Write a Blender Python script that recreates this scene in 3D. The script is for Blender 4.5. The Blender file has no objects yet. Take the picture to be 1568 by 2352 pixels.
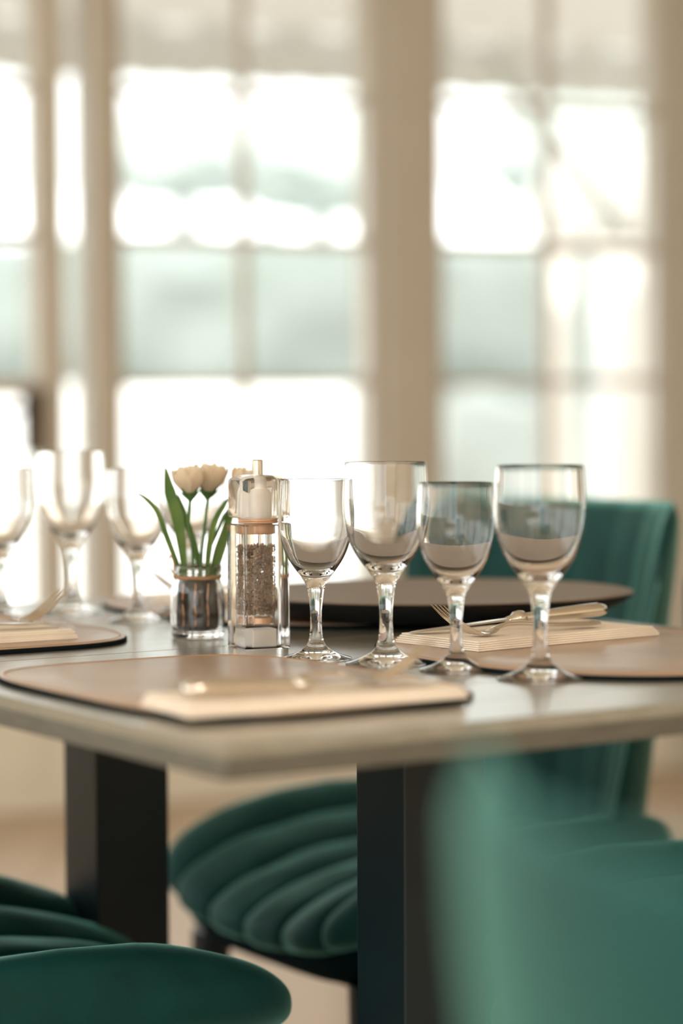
import bpy, math, random
from math import sin, cos, pi, radians, sqrt
from mathutils import Vector, Matrix, noise

random.seed(7)
S = bpy.context.scene
COL = S.collection

# ---------------------------------------------------------------- camera
cam = bpy.data.cameras.new('camera')
cam_o = bpy.data.objects.new('camera', cam)
COL.objects.link(cam_o)
PITCH = math.atan(263 / 5700)
cam_o.matrix_world = Matrix.Translation((0, 0, 0.995)) @ Matrix.Rotation(pi / 2 - PITCH, 4, 'X') @ Matrix.Rotation(-0.005, 4, 'Z')
cam.sensor_fit = 'VERTICAL'
cam.sensor_height = 36
cam.sensor_width = 24
cam.lens = 36 * 5700 / 2352
cam.clip_start = 0.02
cam.clip_end = 200
cam.dof.use_dof = True
cam.dof.focus_distance = 2.36
cam.dof.aperture_fstop = 1.9
S.camera = cam_o

# ---------------------------------------------------------------- sky, sun, exposure
w = bpy.data.worlds.new('sky')
S.world = w
w.use_nodes = True
wn = w.node_tree.nodes
wl = w.node_tree.links
bg = wn['Background']
tc = wn.new('ShaderNodeTexCoord')
sep = wn.new('ShaderNodeSeparateXYZ')
rmp = wn.new('ShaderNodeValToRGB')
wl.new(tc.outputs['Generated'], sep.inputs[0])
wl.new(sep.outputs['Z'], rmp.inputs[0])
wl.new(rmp.outputs[0], bg.inputs[0])
rmp.color_ramp.elements[0].position = 0.0
rmp.color_ramp.elements[0].color = (0.86, 0.88, 0.85, 1)
rmp.color_ramp.elements[1].position = 0.6
rmp.color_ramp.elements[1].color = (0.86, 0.90, 0.93, 1)
bg.inputs[1].default_value = 1.35

sun = bpy.data.lights.new('sun', 'SUN')
sun.energy = 2.6
sun.angle = radians(3)
sun.color = (1.0, 0.97, 0.9)
sun_o = bpy.data.objects.new('sun', sun)
COL.objects.link(sun_o)
sun_o.rotation_euler = (radians(42), 0, radians(-14))   # from behind the building, on the garden

vs = S.view_settings
vs.view_transform = 'Standard'
vs.look = 'None'
vs.gamma = 1
vs.exposure = 1.25
vs.use_curve_mapping = False
cy = S.cycles
cy.max_bounces = 14
cy.transmission_bounces = 14
cy.transparent_max_bounces = 24
cy.diffuse_bounces = 4
cy.glossy_bounces = 6
cy.sample_clamp_indirect = 6
cy.use_denoising = True
cy.blur_glossy = 0.3

# ---------------------------------------------------------------- materials
def mat(name, color, rough=0.5, metal=0.0, spec=0.5, trans=0.0, ior=1.45, sheen=0.0, sheen_tint=(1, 1, 1), coat=0.0,
        noise_scale=0, noise_amt=0.0, bump=0.0, bump_scale=200, stretch=None, sub=0.0, sheen_rough=0.4, color2=None):
    m = bpy.data.materials.new(name)
    m.use_nodes = True
    n = m.node_tree.nodes
    l = m.node_tree.links
    p = n['Principled BSDF']
    p.inputs['Base Color'].default_value = (*color, 1)
    p.inputs['Roughness'].default_value = rough
    p.inputs['Metallic'].default_value = metal
    p.inputs['Specular IOR Level'].default_value = spec
    p.inputs['Transmission Weight'].default_value = trans
    p.inputs['IOR'].default_value = ior
    p.inputs['Sheen Weight'].default_value = sheen
    p.inputs['Sheen Roughness'].default_value = sheen_rough
    p.inputs['Sheen Tint'].default_value = (*sheen_tint, 1)
    p.inputs['Coat Weight'].default_value = coat
    p.inputs['Coat Roughness'].default_value = 0.24
    p.inputs['Coat IOR'].default_value = 1.8
    if sub:
        p.inputs['Subsurface Weight'].default_value = sub
        p.inputs['Subsurface Radius'].default_value = (0.01, 0.01, 0.008)
    if noise_scale or bump:
        t = n.new('ShaderNodeTexCoord')
        mp = n.new('ShaderNodeMapping')
        l.new(t.outputs['Object'], mp.inputs[0])
        if stretch:
            mp.inputs['Scale'].default_value = stretch
    if noise_scale:
        nz = n.new('ShaderNodeTexNoise')
        nz.inputs['Scale'].default_value = noise_scale
        nz.inputs['Detail'].default_value = 5
        l.new(mp.outputs[0], nz.inputs[0])
        mx = n.new('ShaderNodeMix')
        mx.data_type = 'RGBA'
        c2 = color2 or tuple(c * (1 - noise_amt) for c in color)
        mx.inputs[6].default_value = (*color, 1)
        mx.inputs[7].default_value = (*c2, 1)
        rr = n.new('ShaderNodeMapRange')
        rr.inputs[1].default_value = 0.35
        rr.inputs[2].default_value = 0.65
        l.new(nz.outputs[0], rr.inputs[0])
        l.new(rr.outputs[0], mx.inputs[0])
        l.new(mx.outputs[2], p.inputs['Base Color'])
    if bump:
        nb = n.new('ShaderNodeTexNoise')
        nb.inputs['Scale'].default_value = bump_scale
        nb.inputs['Detail'].default_value = 3
        l.new(mp.outputs[0], nb.inputs[0])
        b = n.new('ShaderNodeBump')
        b.inputs['Strength'].default_value = bump
        b.inputs['Distance'].default_value = 0.001
        l.new(nb.outputs[0], b.inputs['Height'])
        l.new(b.outputs[0], p.inputs['Normal'])
    return m

def pane_mat():
    m = bpy.data.materials.new('window glass')
    m.use_nodes = True
    n = m.node_tree.nodes
    l = m.node_tree.links
    n.remove(n['Principled BSDF'])
    tr = n.new('ShaderNodeBsdfTransparent')
    tr.inputs[0].default_value = (0.985, 0.995, 0.99, 1)
    gl = n.new('ShaderNodeBsdfGlossy')
    gl.inputs['Roughness'].default_value = 0.02
    fr = n.new('ShaderNodeFresnel')
    fr.inputs[0].default_value = 1.2
    mx = n.new('ShaderNodeMixShader')
    l.new(fr.outputs[0], mx.inputs[0])
    l.new(tr.outputs[0], mx.inputs[1])
    l.new(gl.outputs[0], mx.inputs[2])
    l.new(mx.outputs[0], n['Material Output'].inputs[0])
    return m

def canvas_mat(name='cream canvas', c=(0.70, 0.69, 0.665), f=0.4, **kw):
    m = mat(name, c, 0.8, **kw)
    n = m.node_tree.nodes
    l = m.node_tree.links
    t = n.new('ShaderNodeBsdfTranslucent')
    t.inputs[0].default_value = (*c, 1)
    mx = n.new('ShaderNodeMixShader')
    mx.inputs[0].default_value = f
    l.new(n['Principled BSDF'].outputs[0], mx.inputs[1])
    l.new(t.outputs[0], mx.inputs[2])
    l.new(mx.outputs[0], n['Material Output'].inputs[0])
    return m

def emis(name, color, strength):
    m = mat(name, color, 0.4)
    p = m.node_tree.nodes['Principled BSDF']
    p.inputs['Emission Color'].default_value = (*color, 1)
    p.inputs['Emission Strength'].default_value = strength
    return m

M = dict(
    wood=mat('dark stained wood', (0.25, 0.235, 0.185), 0.30, spec=0.8, coat=1.0, noise_scale=30, color2=(0.16, 0.15, 0.115), bump=0.08, bump_scale=60, stretch=(1, 9, 9)),
    wood_edge=mat('table edge wood', (0.125, 0.118, 0.094), 0.5, spec=0.35, noise_scale=25, color2=(0.105, 0.097, 0.077), stretch=(1, 1, 6)),
    black_steel=mat('black coated steel', (0.002, 0.010, 0.014), 0.40, spec=0.4),
    under_shade=mat('black seat underside shade', (0.001, 0.008, 0.010), 0.7, spec=0.03),  # deep shade under the velvet seats, put into the colour
    frame=mat('beige painted joinery', (0.62, 0.56, 0.47), 0.5, noise_scale=4, noise_amt=0.05),
    wall=mat('beige wall paint', (0.84, 0.78, 0.66), 0.8, noise_scale=3, noise_amt=0.06),
    ceiling=mat('warm white ceiling paint', (0.72, 0.66, 0.56), 0.9),
    floor=mat('pale oak floor', (0.66, 0.51, 0.36), 0.5, noise_scale=6, noise_amt=0.18, stretch=(1, 0.15, 1)),
    leather=mat('tan leather', (0.42, 0.27, 0.17), 0.36, spec=0.8, coat=0.45, noise_scale=9, noise_amt=0.2, bump=0.45, bump_scale=900),
    leather_back=mat('charcoal leather backing', (0.004, 0.007, 0.008), 0.8, spec=0.1),
    linen=mat('cream linen', (0.90, 0.79, 0.66), 0.85, noise_scale=40, noise_amt=0.05, bump=0.4, bump_scale=1200),
    steel=mat('polished steel', (0.70, 0.64, 0.56), 0.13, metal=1.0),
    glass=mat('clear glass', (1, 1, 1), 0.0, trans=1.0, ior=1.47),
    acrylic=mat('clear acrylic', (1, 0.995, 0.99), 0.0, trans=1.0, ior=1.45),
    white_plastic=mat('frosted white plastic', (0.86, 0.80, 0.72), 0.35, sub=0.2),
    beige_ring=mat('pale copper ring', (0.72, 0.45, 0.28), 0.3, metal=0.5),
    pepper=mat('peppercorn', (0.48, 0.34, 0.23), 0.7, noise_scale=80, color2=(0.2, 0.13, 0.085)),
    velvet=mat('teal velvet', (0.004, 0.050, 0.046), 0.62, spec=0.2, sheen=0.75, sheen_tint=(0.30, 0.76, 0.66), sheen_rough=0.35, noise_scale=12, color2=(0.003, 0.036, 0.034), bump=0.3, bump_scale=700),
    petal=canvas_mat('ivory petal', (0.95, 0.87, 0.74), 0.65),
    leaf=canvas_mat('green leaf', (0.27, 0.38, 0.11), 0.45, noise_scale=40, color2=(0.13, 0.25, 0.08)),
    stem=mat('green stem', (0.07, 0.15, 0.045), 0.5),
    liner=mat('charcoal fabric', (0.028, 0.027, 0.025), 0.8, noise_scale=70, color2=(0.055, 0.045, 0.035), bump=0.8, bump_scale=300),
    copper=mat('copper thread', (0.62, 0.27, 0.11), 0.5),
    twine=mat('brown twine', (0.42, 0.24, 0.12), 0.8, bump=0.8, bump_scale=900),
    tray=mat('brown tray surface', (0.21, 0.15, 0.10), 0.5, noise_scale=14, noise_amt=0.15, bump=0.4, bump_scale=500),
    tray_side=mat('black tray side', (0.006, 0.007, 0.008), 0.5),
    pane=pane_mat(),
    hedge=canvas_mat('hedge paled by glare', (0.262, 0.295, 0.268), 0.3, noise_scale=3.0, color2=(0.305, 0.335, 0.315)),  # green washed out by outdoor glare, put into the colour
    hedge_low=mat('shrubs paled by glare', (0.225, 0.245, 0.23), 0.9, noise_scale=3, color2=(0.27, 0.28, 0.262)),  # same glare painted into the shrub green
    tree=canvas_mat('hazy tree crown', (0.62, 0.66, 0.63), 0.4, noise_scale=1.5, color2=(0.66, 0.69, 0.66)),  # bright outdoor haze painted into the crown colour
    white=mat('white render', (0.90, 0.89, 0.88), 0.8),
    canvas=canvas_mat(),
    paving=mat('pale stone paving', (0.34, 0.35, 0.33), 0.8, noise_scale=1.2, noise_amt=0.08),
    grey=mat('grey painted metal', (0.50, 0.50, 0.46), 0.5),
    lamp=emis('warm bulb', (1.0, 0.72, 0.42), 60),
    brass=mat('dark bronze', (0.10, 0.08, 0.06), 0.4, metal=0.8),
)

# ---------------------------------------------------------------- helpers
class MB:
    def __init__(self):
        self.v = []
        self.f = []

    def add(self, vs_, fs_, mtx=None):
        b = len(self.v)
        for p in vs_:
            p = Vector(p)
            self.v.append(mtx @ p if mtx else p)
        self.f += [tuple(i + b for i in q) for q in fs_]
        return self

    def box(self, x0, x1, y0, y1, z0, z1, mtx=None):
        return self.add([(x0, y0, z0), (x1, y0, z0), (x1, y1, z0), (x0, y1, z0), (x0, y0, z1), (x1, y0, z1), (x1, y1, z1), (x0, y1, z1)],
                        [(0, 3, 2, 1), (4, 5, 6, 7), (0, 1, 5, 4), (1, 2, 6, 5), (2, 3, 7, 6), (3, 0, 4, 7)], mtx)

    def grid(self, pts, close_u=False, close_v=False, mtx=None, flip=False):
        nu, nv = len(pts), len(pts[0])
        fs_ = []
        for i in range(nu if close_u else nu - 1):
            for j in range(nv if close_v else nv - 1):
                a, b, c, d = i * nv + j, ((i + 1) % nu) * nv + j, ((i + 1) % nu) * nv + (j + 1) % nv, i * nv + (j + 1) % nv
                fs_.append((a, d, c, b) if flip else (a, b, c, d))
        return self.add([p for r in pts for p in r], fs_, mtx)

    def lathe(self, prof, n=48, mtx=None, flip=False, sx=1, sy=1):
        pts = [[(r * cos(2 * pi * k / n) * sx, r * sin(2 * pi * k / n) * sy, z) for k in range(n)] for r, z in prof]
        return self.grid(pts, close_v=True, mtx=mtx, flip=not flip)

    def tube(self, path, rad, n=8, closed=False, flat=1.0):
        path = [Vector(p) for p in path]
        rings = []
        k = len(path)
        up = Vector((0, 0, 1))
        for i, p in enumerate(path):
            if closed:
                t = path[(i + 1) % k] - path[i - 1]
            else:
                t = path[min(i + 1, k - 1)] - path[max(i - 1, 0)]
            t.normalize()
            a = t.cross(up)
            if a.length < 1e-3:
                a = t.cross(Vector((0, 1, 0)))
            a.normalize()
            b = a.cross(t)
            r = rad[i] if isinstance(rad, (list, tuple)) else rad
            rings.append([tuple(p + a * (r * cos(2 * pi * q / n)) + b * (r * flat * sin(2 * pi * q / n))) for q in range(n)])
        base = len(self.v)
        self.grid(rings, close_u=closed, close_v=True)
        if not closed:
            self.f.append(tuple(base + q for q in range(n)))
            self.f.append(tuple(base + (k - 1) * n + q for q in reversed(range(n))))
        return self

    def build(self, name, material, parent=None, smooth=True, bevel=0, loc=None, sub=0, angle=40):
        me = bpy.data.meshes.new(name)
        me.from_pydata([tuple(p) for p in self.v], [], self.f)
        me.validate()
        me.materials.append(material)
        import bmesh
        bm = bmesh.new()
        bm.from_mesh(me)
        bmesh.ops.remove_doubles(bm, verts=bm.verts, dist=1e-6)
        bm.to_mesh(me)
        bm.free()
        if smooth:
            for p in me.polygons:
                p.use_smooth = True
            me.set_sharp_from_angle(angle=radians(angle))
        o = bpy.data.objects.new(name, me)
        COL.objects.link(o)
        if parent:
            o.parent = parent
        if loc:
            o.location = loc
        if bevel:
            b = o.modifiers.new('bevel', 'BEVEL')
            b.width = bevel
            b.segments = 3
            b.limit_method = 'ANGLE'
        if sub:
            s_ = o.modifiers.new('sub', 'SUBSURF')
            s_.levels = s_.render_levels = sub
        return o

def fixn(o):
    import bmesh
    bm = bmesh.new()
    bm.from_mesh(o.data)
    bmesh.ops.recalc_face_normals(bm, faces=bm.faces)
    bm.to_mesh(o.data)
    bm.free()
    return o

def tag(o, label, cat, group=None, kind=None):
    o['label'] = label
    o['category'] = cat
    if group:
        o['group'] = group
    if kind:
        o['kind'] = kind
    return o

def empty(name, loc=(0, 0, 0), rz=0.0):
    o = bpy.data.objects.new(name, None)
    o.empty_display_size = 0.05
    COL.objects.link(o)
    o.location = loc
    o.rotation_euler = (0, 0, rz)
    return o

def copy_tree(o, parent=None):
    c = o.copy()
    COL.objects.link(c)
    if parent:
        c.parent = parent
    for ch in [x for x in bpy.data.objects if x.parent == o]:
        copy_tree(ch, c)
    return c

def sgnpow(a, e):
    return math.copysign(abs(a) ** e, a)

# table frame: u runs along the near right-hand edge, v along the near left-hand edge
TC = Vector((-0.0836, 1.7454))
TA = radians(90 - 56.8)
TU = Vector((cos(TA), sin(TA)))
TV = Vector((-sin(TA), cos(TA)))
TOP = 0.75

def T(u, v, z=TOP):
    p = TC + TU * u + TV * v
    return Vector((p.x, p.y, z))

# ---------------------------------------------------------------- structure: window wall, floor, ceiling
WA = radians(22)
WP = Vector((0, 6.3, 0))
WM = Matrix.Translation(WP) @ Matrix.Rotation(WA, 4, 'Z')   # local x along the wall, y outwards

def wall_obj(name, loc_s=0.0):
    e = empty(name)
    e.matrix_world = WM @ Matrix.Translation((loc_s, 0, 0))
    e['kind'] = 'structure'
    return e

fl = MB()
BW = 0.16
nb = 0
floor = MB().box(-3.1, 4.0, -3.5, 10.0, -0.08, -0.004).build('floor', M['floor'], smooth=False)
tag(floor, 'pale warm oak plank floor under the tables', 'floor', kind='structure')
plank_me = MB().box(0.002, BW - 0.002, 0, 1.8, 0, 0.004).build('plank', M['floor'], floor, smooth=False, bevel=0)
first = True
for i in range(46):
    for j in range(5):
        x = -3.2 + i * BW
        y = 0.2 + (i % 3) * -0.6 + j * 1.802
        ymax = 6.2 + (x + 0.1) * math.tan(WA) - 0.06
        if y + 1.8 > ymax:
            continue
        if first:
            plank_me.location = (x, y, -0.004)
            first = False
            continue
        o = plank_me.copy()
        COL.objects.link(o)
        o.location = (x, y, -0.004)

def _wy(x):
    return 6.3 + x * math.tan(WA) + 0.07
ceil = MB().add([(-3.1, -3.7, 2.9), (3.75, -3.7, 2.9), (3.75, _wy(3.75), 2.9), (-3.1, _wy(-3.1), 2.9), (-3.1, -3.7, 3.0), (3.75, -3.7, 3.0), (3.75, _wy(3.75), 3.0), (-3.1, _wy(-3.1), 3.0)],
                [(0, 3, 2, 1), (4, 5, 6, 7), (0, 1, 5, 4), (1, 2, 6, 5), (2, 3, 7, 6), (3, 0, 4, 7)]).build('ceiling', M['ceiling'], smooth=False)
tag(ceil, 'warm white ceiling above the dining room', 'ceiling', kind='structure')
wr = MB().box(3.6, 3.75, -3.5, 7.6, 0, 2.9).build('wall_right', M['wall'], smooth=False)
tag(wr, 'plain beige side wall', 'wall', kind='structure')

def opening_wall(name, mtx, L, label, sill=0.45, head=2.6):  # unseen walls, sills and openings shaped for the light they pass
    mb = MB().box(0, L, 0, 0.15, 0, sill).box(0, L, 0, 0.15, head, 2.9)
    n_ = int(L / 1.8)
    for k in range(n_ + 1):
        x = (L - 0.2) * k / n_
        mb.box(x, x + 0.2, 0, 0.15, sill, head)
    o = mb.build(name, M['wall'], smooth=False)
    o.matrix_world = mtx
    tag(o, label, 'wall', kind='structure')
opening_wall('wall_rear', Matrix.Translation((-3.05, -3.65, 0)), 3.4, 'unseen beige wall behind the camera, tall openings added to let light in', sill=0.4)
opening_wall('wall_rear', Matrix.Translation((0.35, -3.65, 0)), 3.25, 'unseen beige wall behind the camera, high sill added to hold light back', sill=1.9)
opening_wall('wall_side', Matrix.Translation((-2.9, -3.5, 0)) @ Matrix.Rotation(pi / 2, 4, 'Z'), 8.4, 'unseen beige side wall left of the camera, row of openings sized for the light', sill=0.85)

GB, GT = 0.36, 2.42     # glazing bottom and top
RZ = [GB, 1.034, 1.384, 1.745, 2.105, GT]

def window(name, s0, s1, vs_, label, stile=0.03, rails=RZ, thick=0.021, depth=0.05, kindname='window', bottom_panel=True):
    root = wall_obj(name, (s0 + s1) / 2)
    tag(root, label, kindname, kind='structure')
    c = (s0 + s1) / 2
    f = MB()
    f.box(s0 - c, s1 - c, -depth, depth, 0.0, GB)
    f.build('bottom_panel', M['wall'], root, smooth=False, bevel=0.004)
    pn = MB().box(s0 - c + 0.07, s1 - c - 0.07, -depth - 0.008, -depth, 0.07, GB - 0.07)
    pn.build('raised_panel', M['wall'], root, smooth=False, bevel=0.003)
    f = MB()
    f.box(s0 - c, s0 - c + stile, -depth, depth, GB, GT)
    f.box(s1 - c - stile, s1 - c, -depth, depth, GB, GT)
    f.box(s0 - c + stile, s1 - c - stile, -depth, depth, GT - 0.03, GT)
    f.build('window_frame', M['frame'], root, smooth=False, bevel=0.003)
    for v in vs_:
        MB().box(v - c - thick / 2, v - c + thick / 2, -0.02, 0.02, GB, GT - 0.03).build('muntin', M['frame'], root, smooth=False, bevel=0.003)
    for z in rails[1:-1]:
        xs = [s0 + stile] + list(vs_) + [s1 - stile]
        for k in range(len(xs) - 1):
            MB().box(xs[k] - c + (thick / 2 if k else 0), xs[k + 1] - c - (thick / 2 if k < len(xs) - 2 else 0), -0.02, 0.02, z - thick / 2, z + thick / 2).build('muntin', M['frame'], root, smooth=False, bevel=0.003)
    xs = [s0 + stile] + list(vs_) + [s1 - stile]
    for k in range(len(xs) - 1):
        for r in range(len(rails) - 1):
            a = xs[k] - c + (thick / 2 if k else 0)
            b = xs[k + 1] - c - (thick / 2 if k < len(xs) - 2 else 0)
            MB().box(a, b, -0.003, 0.003, rails[r] + (thick / 2 if r else 0), rails[r + 1] - (thick / 2 if r < len(rails) - 2 else 0.03)).build('pane', M['pane'], root, smooth=False)
    return root

window('window_1', -0.617, 0.091, [-0.262], 'tall multi-pane window left of the wide beige pillar')
window('window_2', 0.233, 0.919, [0.579], 'tall multi-pane window right of the wide beige pillar')
side = window('window_3', -0.735, -0.675, [], 'very narrow pane of glass between two beige posts', stile=0.002, rails=[GB, GT])
door = window('door_1', -1.75, -0.735, [-1.42, -1.09], 'multi-pane glazed door at the left with lock on its beige stile', stile=0.065, kindname='door')
MB().box(0.4425 - 0.045, 0.4425 + 0.012, -0.062, -0.05, 0.86, 1.02).build('lock_plate', M['brass'], door, smooth=False, bevel=0.003)
MB().tube([(0.43, -0.062, 0.97), (0.43, -0.10, 0.97), (0.40, -0.105, 0.97), (0.32, -0.105, 0.968)], 0.009, 10).build('door_handle', M['brass'], door)
MB().box(-0.44, 0.44, -0.03, 0.03, 1.0, 1.034).build('middle_rail', M['frame'], door, smooth=False, bevel=0.003)

def post(name, s0, s1, label, d0=-0.09, d1=0.07):
    o = MB().box(-(s1 - s0) / 2, (s1 - s0) / 2, d0, d1, 0, 2.9).build(name, M['frame'], smooth=False, bevel=0.006)
    o.matrix_world = WM @ Matrix.Translation(((s0 + s1) / 2, 0, 0))
    tag(o, label, 'pillar', kind='structure')
post('trim_1', 0.091, 0.233, 'wide beige pillar between the two tall windows')
post('trim_2', -0.675, -0.617, 'slim beige post at the left edge of the window')
post('trim_3', 0.919, 1.16, 'beige pillar at the far right edge behind the velvet chair')
post('trim_4', -1.95, -1.75, 'beige pillar left of the glazed door')
window('window_4', 1.16, 1.85, [1.505], 'tall multi-pane window beyond the right-hand pillar')
window('window_5', -2.65, -1.95, [-2.3], 'tall multi-pane window left of the glazed door')
wb = MB().box(-2.65, 3.2, -0.09, 0.07, 2.42, 2.9)
wbo = wb.build('wall_back', M['wall'], smooth=False)
wbo.matrix_world = WM @ Matrix.Translation((0, 0.001, 0))
tag(wbo, 'beige wall strip above the windows', 'wall', kind='structure')
wb2 = MB().box(1.85, 4.0, -0.09, 0.07, 0, 2.42).build('wall_far', M['wall'], smooth=False)
wb2.matrix_world = WM
tag(wb2, 'beige wall beyond the windows on the right', 'wall', kind='structure')
wb3 = MB().box(-3.2, -2.65, -0.09, 0.07, 0, 2.9).build('wall_left', M['wall'], smooth=False)
wb3.matrix_world = WM
tag(wb3, 'beige wall beyond the windows on the left', 'wall', kind='structure')

# ---------------------------------------------------------------- garden outside
g = MB().box(-40, 40, 7.8, 60, -0.3, -0.12).build('ground', M['paving'], smooth=False)
tag(g, 'pale sunlit terrace paving beyond the windows', 'ground', kind='structure')

def leafy(name, x0, x1, y0, y1, z0, z1, seed, m, step=0.16, amp=0.12):
    """a clipped hedge: a lumpy closed box of foliage"""
    mb = MB()
    nx = max(4, int((x1 - x0) / step))
    nz = max(3, int((z1 - z0) / step))
    def d(p, a):
        return a * noise.noise(Vector(p) * 2.1 + Vector((seed, 0, 0))) + a * 0.6 * noise.noise(Vector(p) * 6.3)
    ring = []
    prof = [(y0, z0)] + [(y0, z0 + (z1 - z0) * k / nz) for k in range(1, nz)] + [(y0 + 0.08, z1), ((y0 + y1) / 2, z1 + 0.04), (y1 - 0.08, z1), (y1, z0)]
    for i in range(nx + 1):
        x = x0 + (x1 - x0) * i / nx
        ring.append([(x + d((x, y, z), amp * 0.3), y + d((x, y, z), amp), z + (d((x + 5, y, z), amp) if z > z0 else 0)) for y, z in prof])
    mb.grid(ring, close_v=True)
    mb.f.append(tuple(range(len(prof))))
    mb.f.append(tuple(nx * len(prof) + q for q in reversed(range(len(prof)))))
    o = mb.build(name, m)
    o.name = name
    return fixn(o)

h = leafy('hedge', -6, 7, 12.8, 13.6, -0.12, 1.80, 3.0, M['hedge'])
tag(h, 'long clipped pale green hedge in the garden behind the white parapet', 'hedge')
pw = MB().box(-6, 0.05, 12.2, 12.4, -0.12, 1.06).build('garden_wall', M['white'], smooth=False, bevel=0.01)
tag(pw, 'low white garden wall in front of the pale hedge', 'wall')
sh = leafy('shrub_border', 0.2, 6.5, 11.9, 12.4, -0.12, 0.93, 9.0, M['hedge_low'], amp=0.16)
tag(sh, 'low pale shrub border beside the white garden wall', 'shrub')

def crown(name, loc, r, seed, label):
    mb = MB()
    n = 22
    pts = []
    for i in range(n + 1):
        th = pi * i / n
        row = []
        for j in range(2 * n):
            ph = pi * j / n
            dd = Vector((sin(th) * cos(ph), sin(th) * sin(ph), cos(th)))
            k = 1 + 0.22 * noise.noise(dd * 2.2 + Vector((seed, 0, 0))) + 0.1 * noise.noise(dd * 6 + Vector((seed, 3, 0)))
            row.append((dd.x * r[0] * k, dd.y * r[1] * k, dd.z * r[2] * k))
        pts.append(row)
    mb.grid(pts, close_v=True, flip=True)
    root = empty(name, (loc[0], loc[1], -0.12))
    c = mb.build('crown', M['tree'], root)
    c.location = (0, 0, loc[2] + 0.12)
    MB().tube([(0, 0, 0), (0.05, 0, (loc[2]) * 0.5), (0, 0, loc[2])], [0.16, 0.12, 0.08], 10).build('trunk', M['grey'], root)
    tag(root, label, 'tree')
crown('garden_tree', (-1.1, 17.5, 2.68), (0.55, 0.6, 0.34), 1.0, 'small pale tree seen through the window left of the pillar, left pane')
crown('garden_tree', (-0.15, 18.5, 2.72), (0.80, 0.7, 0.42), 5.0, 'hazy round tree seen through the pane just left of the wide pillar')
crown('garden_tree', (1.75, 18.0, 2.75), (0.78, 0.6, 0.42), 8.0, 'hazy tree seen through the pane just right of the wide pillar')
crown('garden_tree', (-2.9, 18.0, 2.6), (0.45, 0.6, 0.7), 11.0, 'slender pale tree seen through the glazed door')

hw = MB().box(-7, 9, 24, 28, -0.12, 2.6)
ho = empty('garden_house', (0, 26, -0.12))
tag(ho, 'long low white house far beyond the hedge', 'building')
hb = MB().box(-7, 9, -2, 2, 0, 2.62).build('wall', M['white'], ho, smooth=False)
rfm = MB().add([(-7.3, -2.3, 2.62), (9.3, -2.3, 2.62), (9.3, 2.3, 2.62), (-7.3, 2.3, 2.62), (-7.3, 0, 3.3), (9.3, 0, 3.3)],
               [(0, 1, 5, 4), (2, 3, 4, 5), (0, 4, 3), (1, 2, 5), (0, 3, 2, 1)])
rfm.build('roof', M['white'], ho, smooth=False)

# awning over the windows
aw = empty('awning', (0, 6.3, 0), WA)
tag(aw, 'cream canvas awning sloping out above the windows', 'awning')
def slope_box(x0, x1, y0, z0, y1, z1, th, mb=None):
    mb = mb or MB()
    return mb.add([(x0, y0, z0), (x1, y0, z0), (x1, y1, z1), (x0, y1, z1), (x0, y0, z0 + th), (x1, y0, z0 + th), (x1, y1, z1 + th), (x0, y1, z1 + th)],
                  [(0, 3, 2, 1), (4, 5, 6, 7), (0, 1, 5, 4), (1, 2, 6, 5), (2, 3, 7, 6), (3, 0, 4, 7)])
slope_box(-2.6, 1.9, 0.08, 2.75, 1.55, 2.16, 0.012).build('canopy', M['canvas'], aw, smooth=False)
vb = MB()
vn = 120
rowa, rowb, rowc, rowd = [], [], [], []
for i in range(vn + 1):
    x = -2.6 + 4.5 * i / vn
    yy = 1.56 + 0.012 * sin(i * 0.9)
    rowa.append((x, yy, 2.165)); rowb.append((x, yy, 1.985 + 0.006 * sin(i * 1.7))); rowc.append((x, yy + 0.004, 1.985 + 0.006 * sin(i * 1.7))); rowd.append((x, yy + 0.004, 2.165))
vb.grid([rowa, rowb, rowc, rowd], close_u=True)
vb.build('valance', M['canvas'], aw)
for x0, y0, z0, x1, y1, z1 in ((-2.3, 0.1, 1.25, -2.3, 1.5, 2.12), (1.016, 1.30, 2.094, 1.059, 0.45, 1.454), (1.75, 0.1, 1.25, 1.75, 1.5, 2.12)):
    MB().tube([(x0, y0, z0), (x1, y1, z1)], 0.022, 10).build('arm', M['grey'], aw)

# pergola posts and folded parasol on the terrace
def pergola_post(x, y, wdt, label):
    r_ = empty('pergola_post', (x, y, -0.12), 0.2)
    MB().box(-wdt / 2, wdt / 2, -wdt / 2, wdt / 2, 0.06, 1.62).build('shaft', M['white'], r_, smooth=False, bevel=0.008)
    MB().box(-wdt / 2 - 0.03, wdt / 2 + 0.03, -wdt / 2 - 0.03, wdt / 2 + 0.03, 0, 0.06).build('base', M['white'], r_, smooth=False, bevel=0.006)
    MB().box(-wdt / 2 - 0.02, wdt / 2 + 0.02, -wdt / 2 - 0.02, wdt / 2 + 0.02, 1.62, 1.67).build('capital', M['white'], r_, smooth=False, bevel=0.006)
    tag(r_, label, 'post')
pergola_post(0.785, 9.0, 0.085, 'narrow white post on the terrace, seen through the right-hand window')
pergola_post(1.04, 9.1, 0.17, 'broad white post on the terrace beside the narrow one')
pr = empty('parasol', (1.02, 9.75, -0.12))
tag(pr, 'folded cream parasol on the terrace behind the white posts', 'parasol')
MB().tube([(0, 0, 0.05), (0, 0, 2.2)], 0.022, 12).build('pole', M['grey'], pr)
MB().lathe([(0.0, 0), (0.25, 0), (0.25, 0.05), (0.05, 0.06), (0.03, 0.12), (0.0, 0.12)], 32).build('base', M['grey'], pr)
fp = []
for k in range(9):
    z = 1.62 + k * 0.07
    r = [0.02, 0.10, 0.24, 0.26, 0.25, 0.22, 0.18, 0.12, 0.03][k]
    fp.append([(r * (1 + 0.14 * cos(8 * a)) * cos(a), r * (1 + 0.14 * cos(8 * a)) * sin(a), z) for a in [2 * pi * q / 48 for q in range(48)]])
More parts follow.
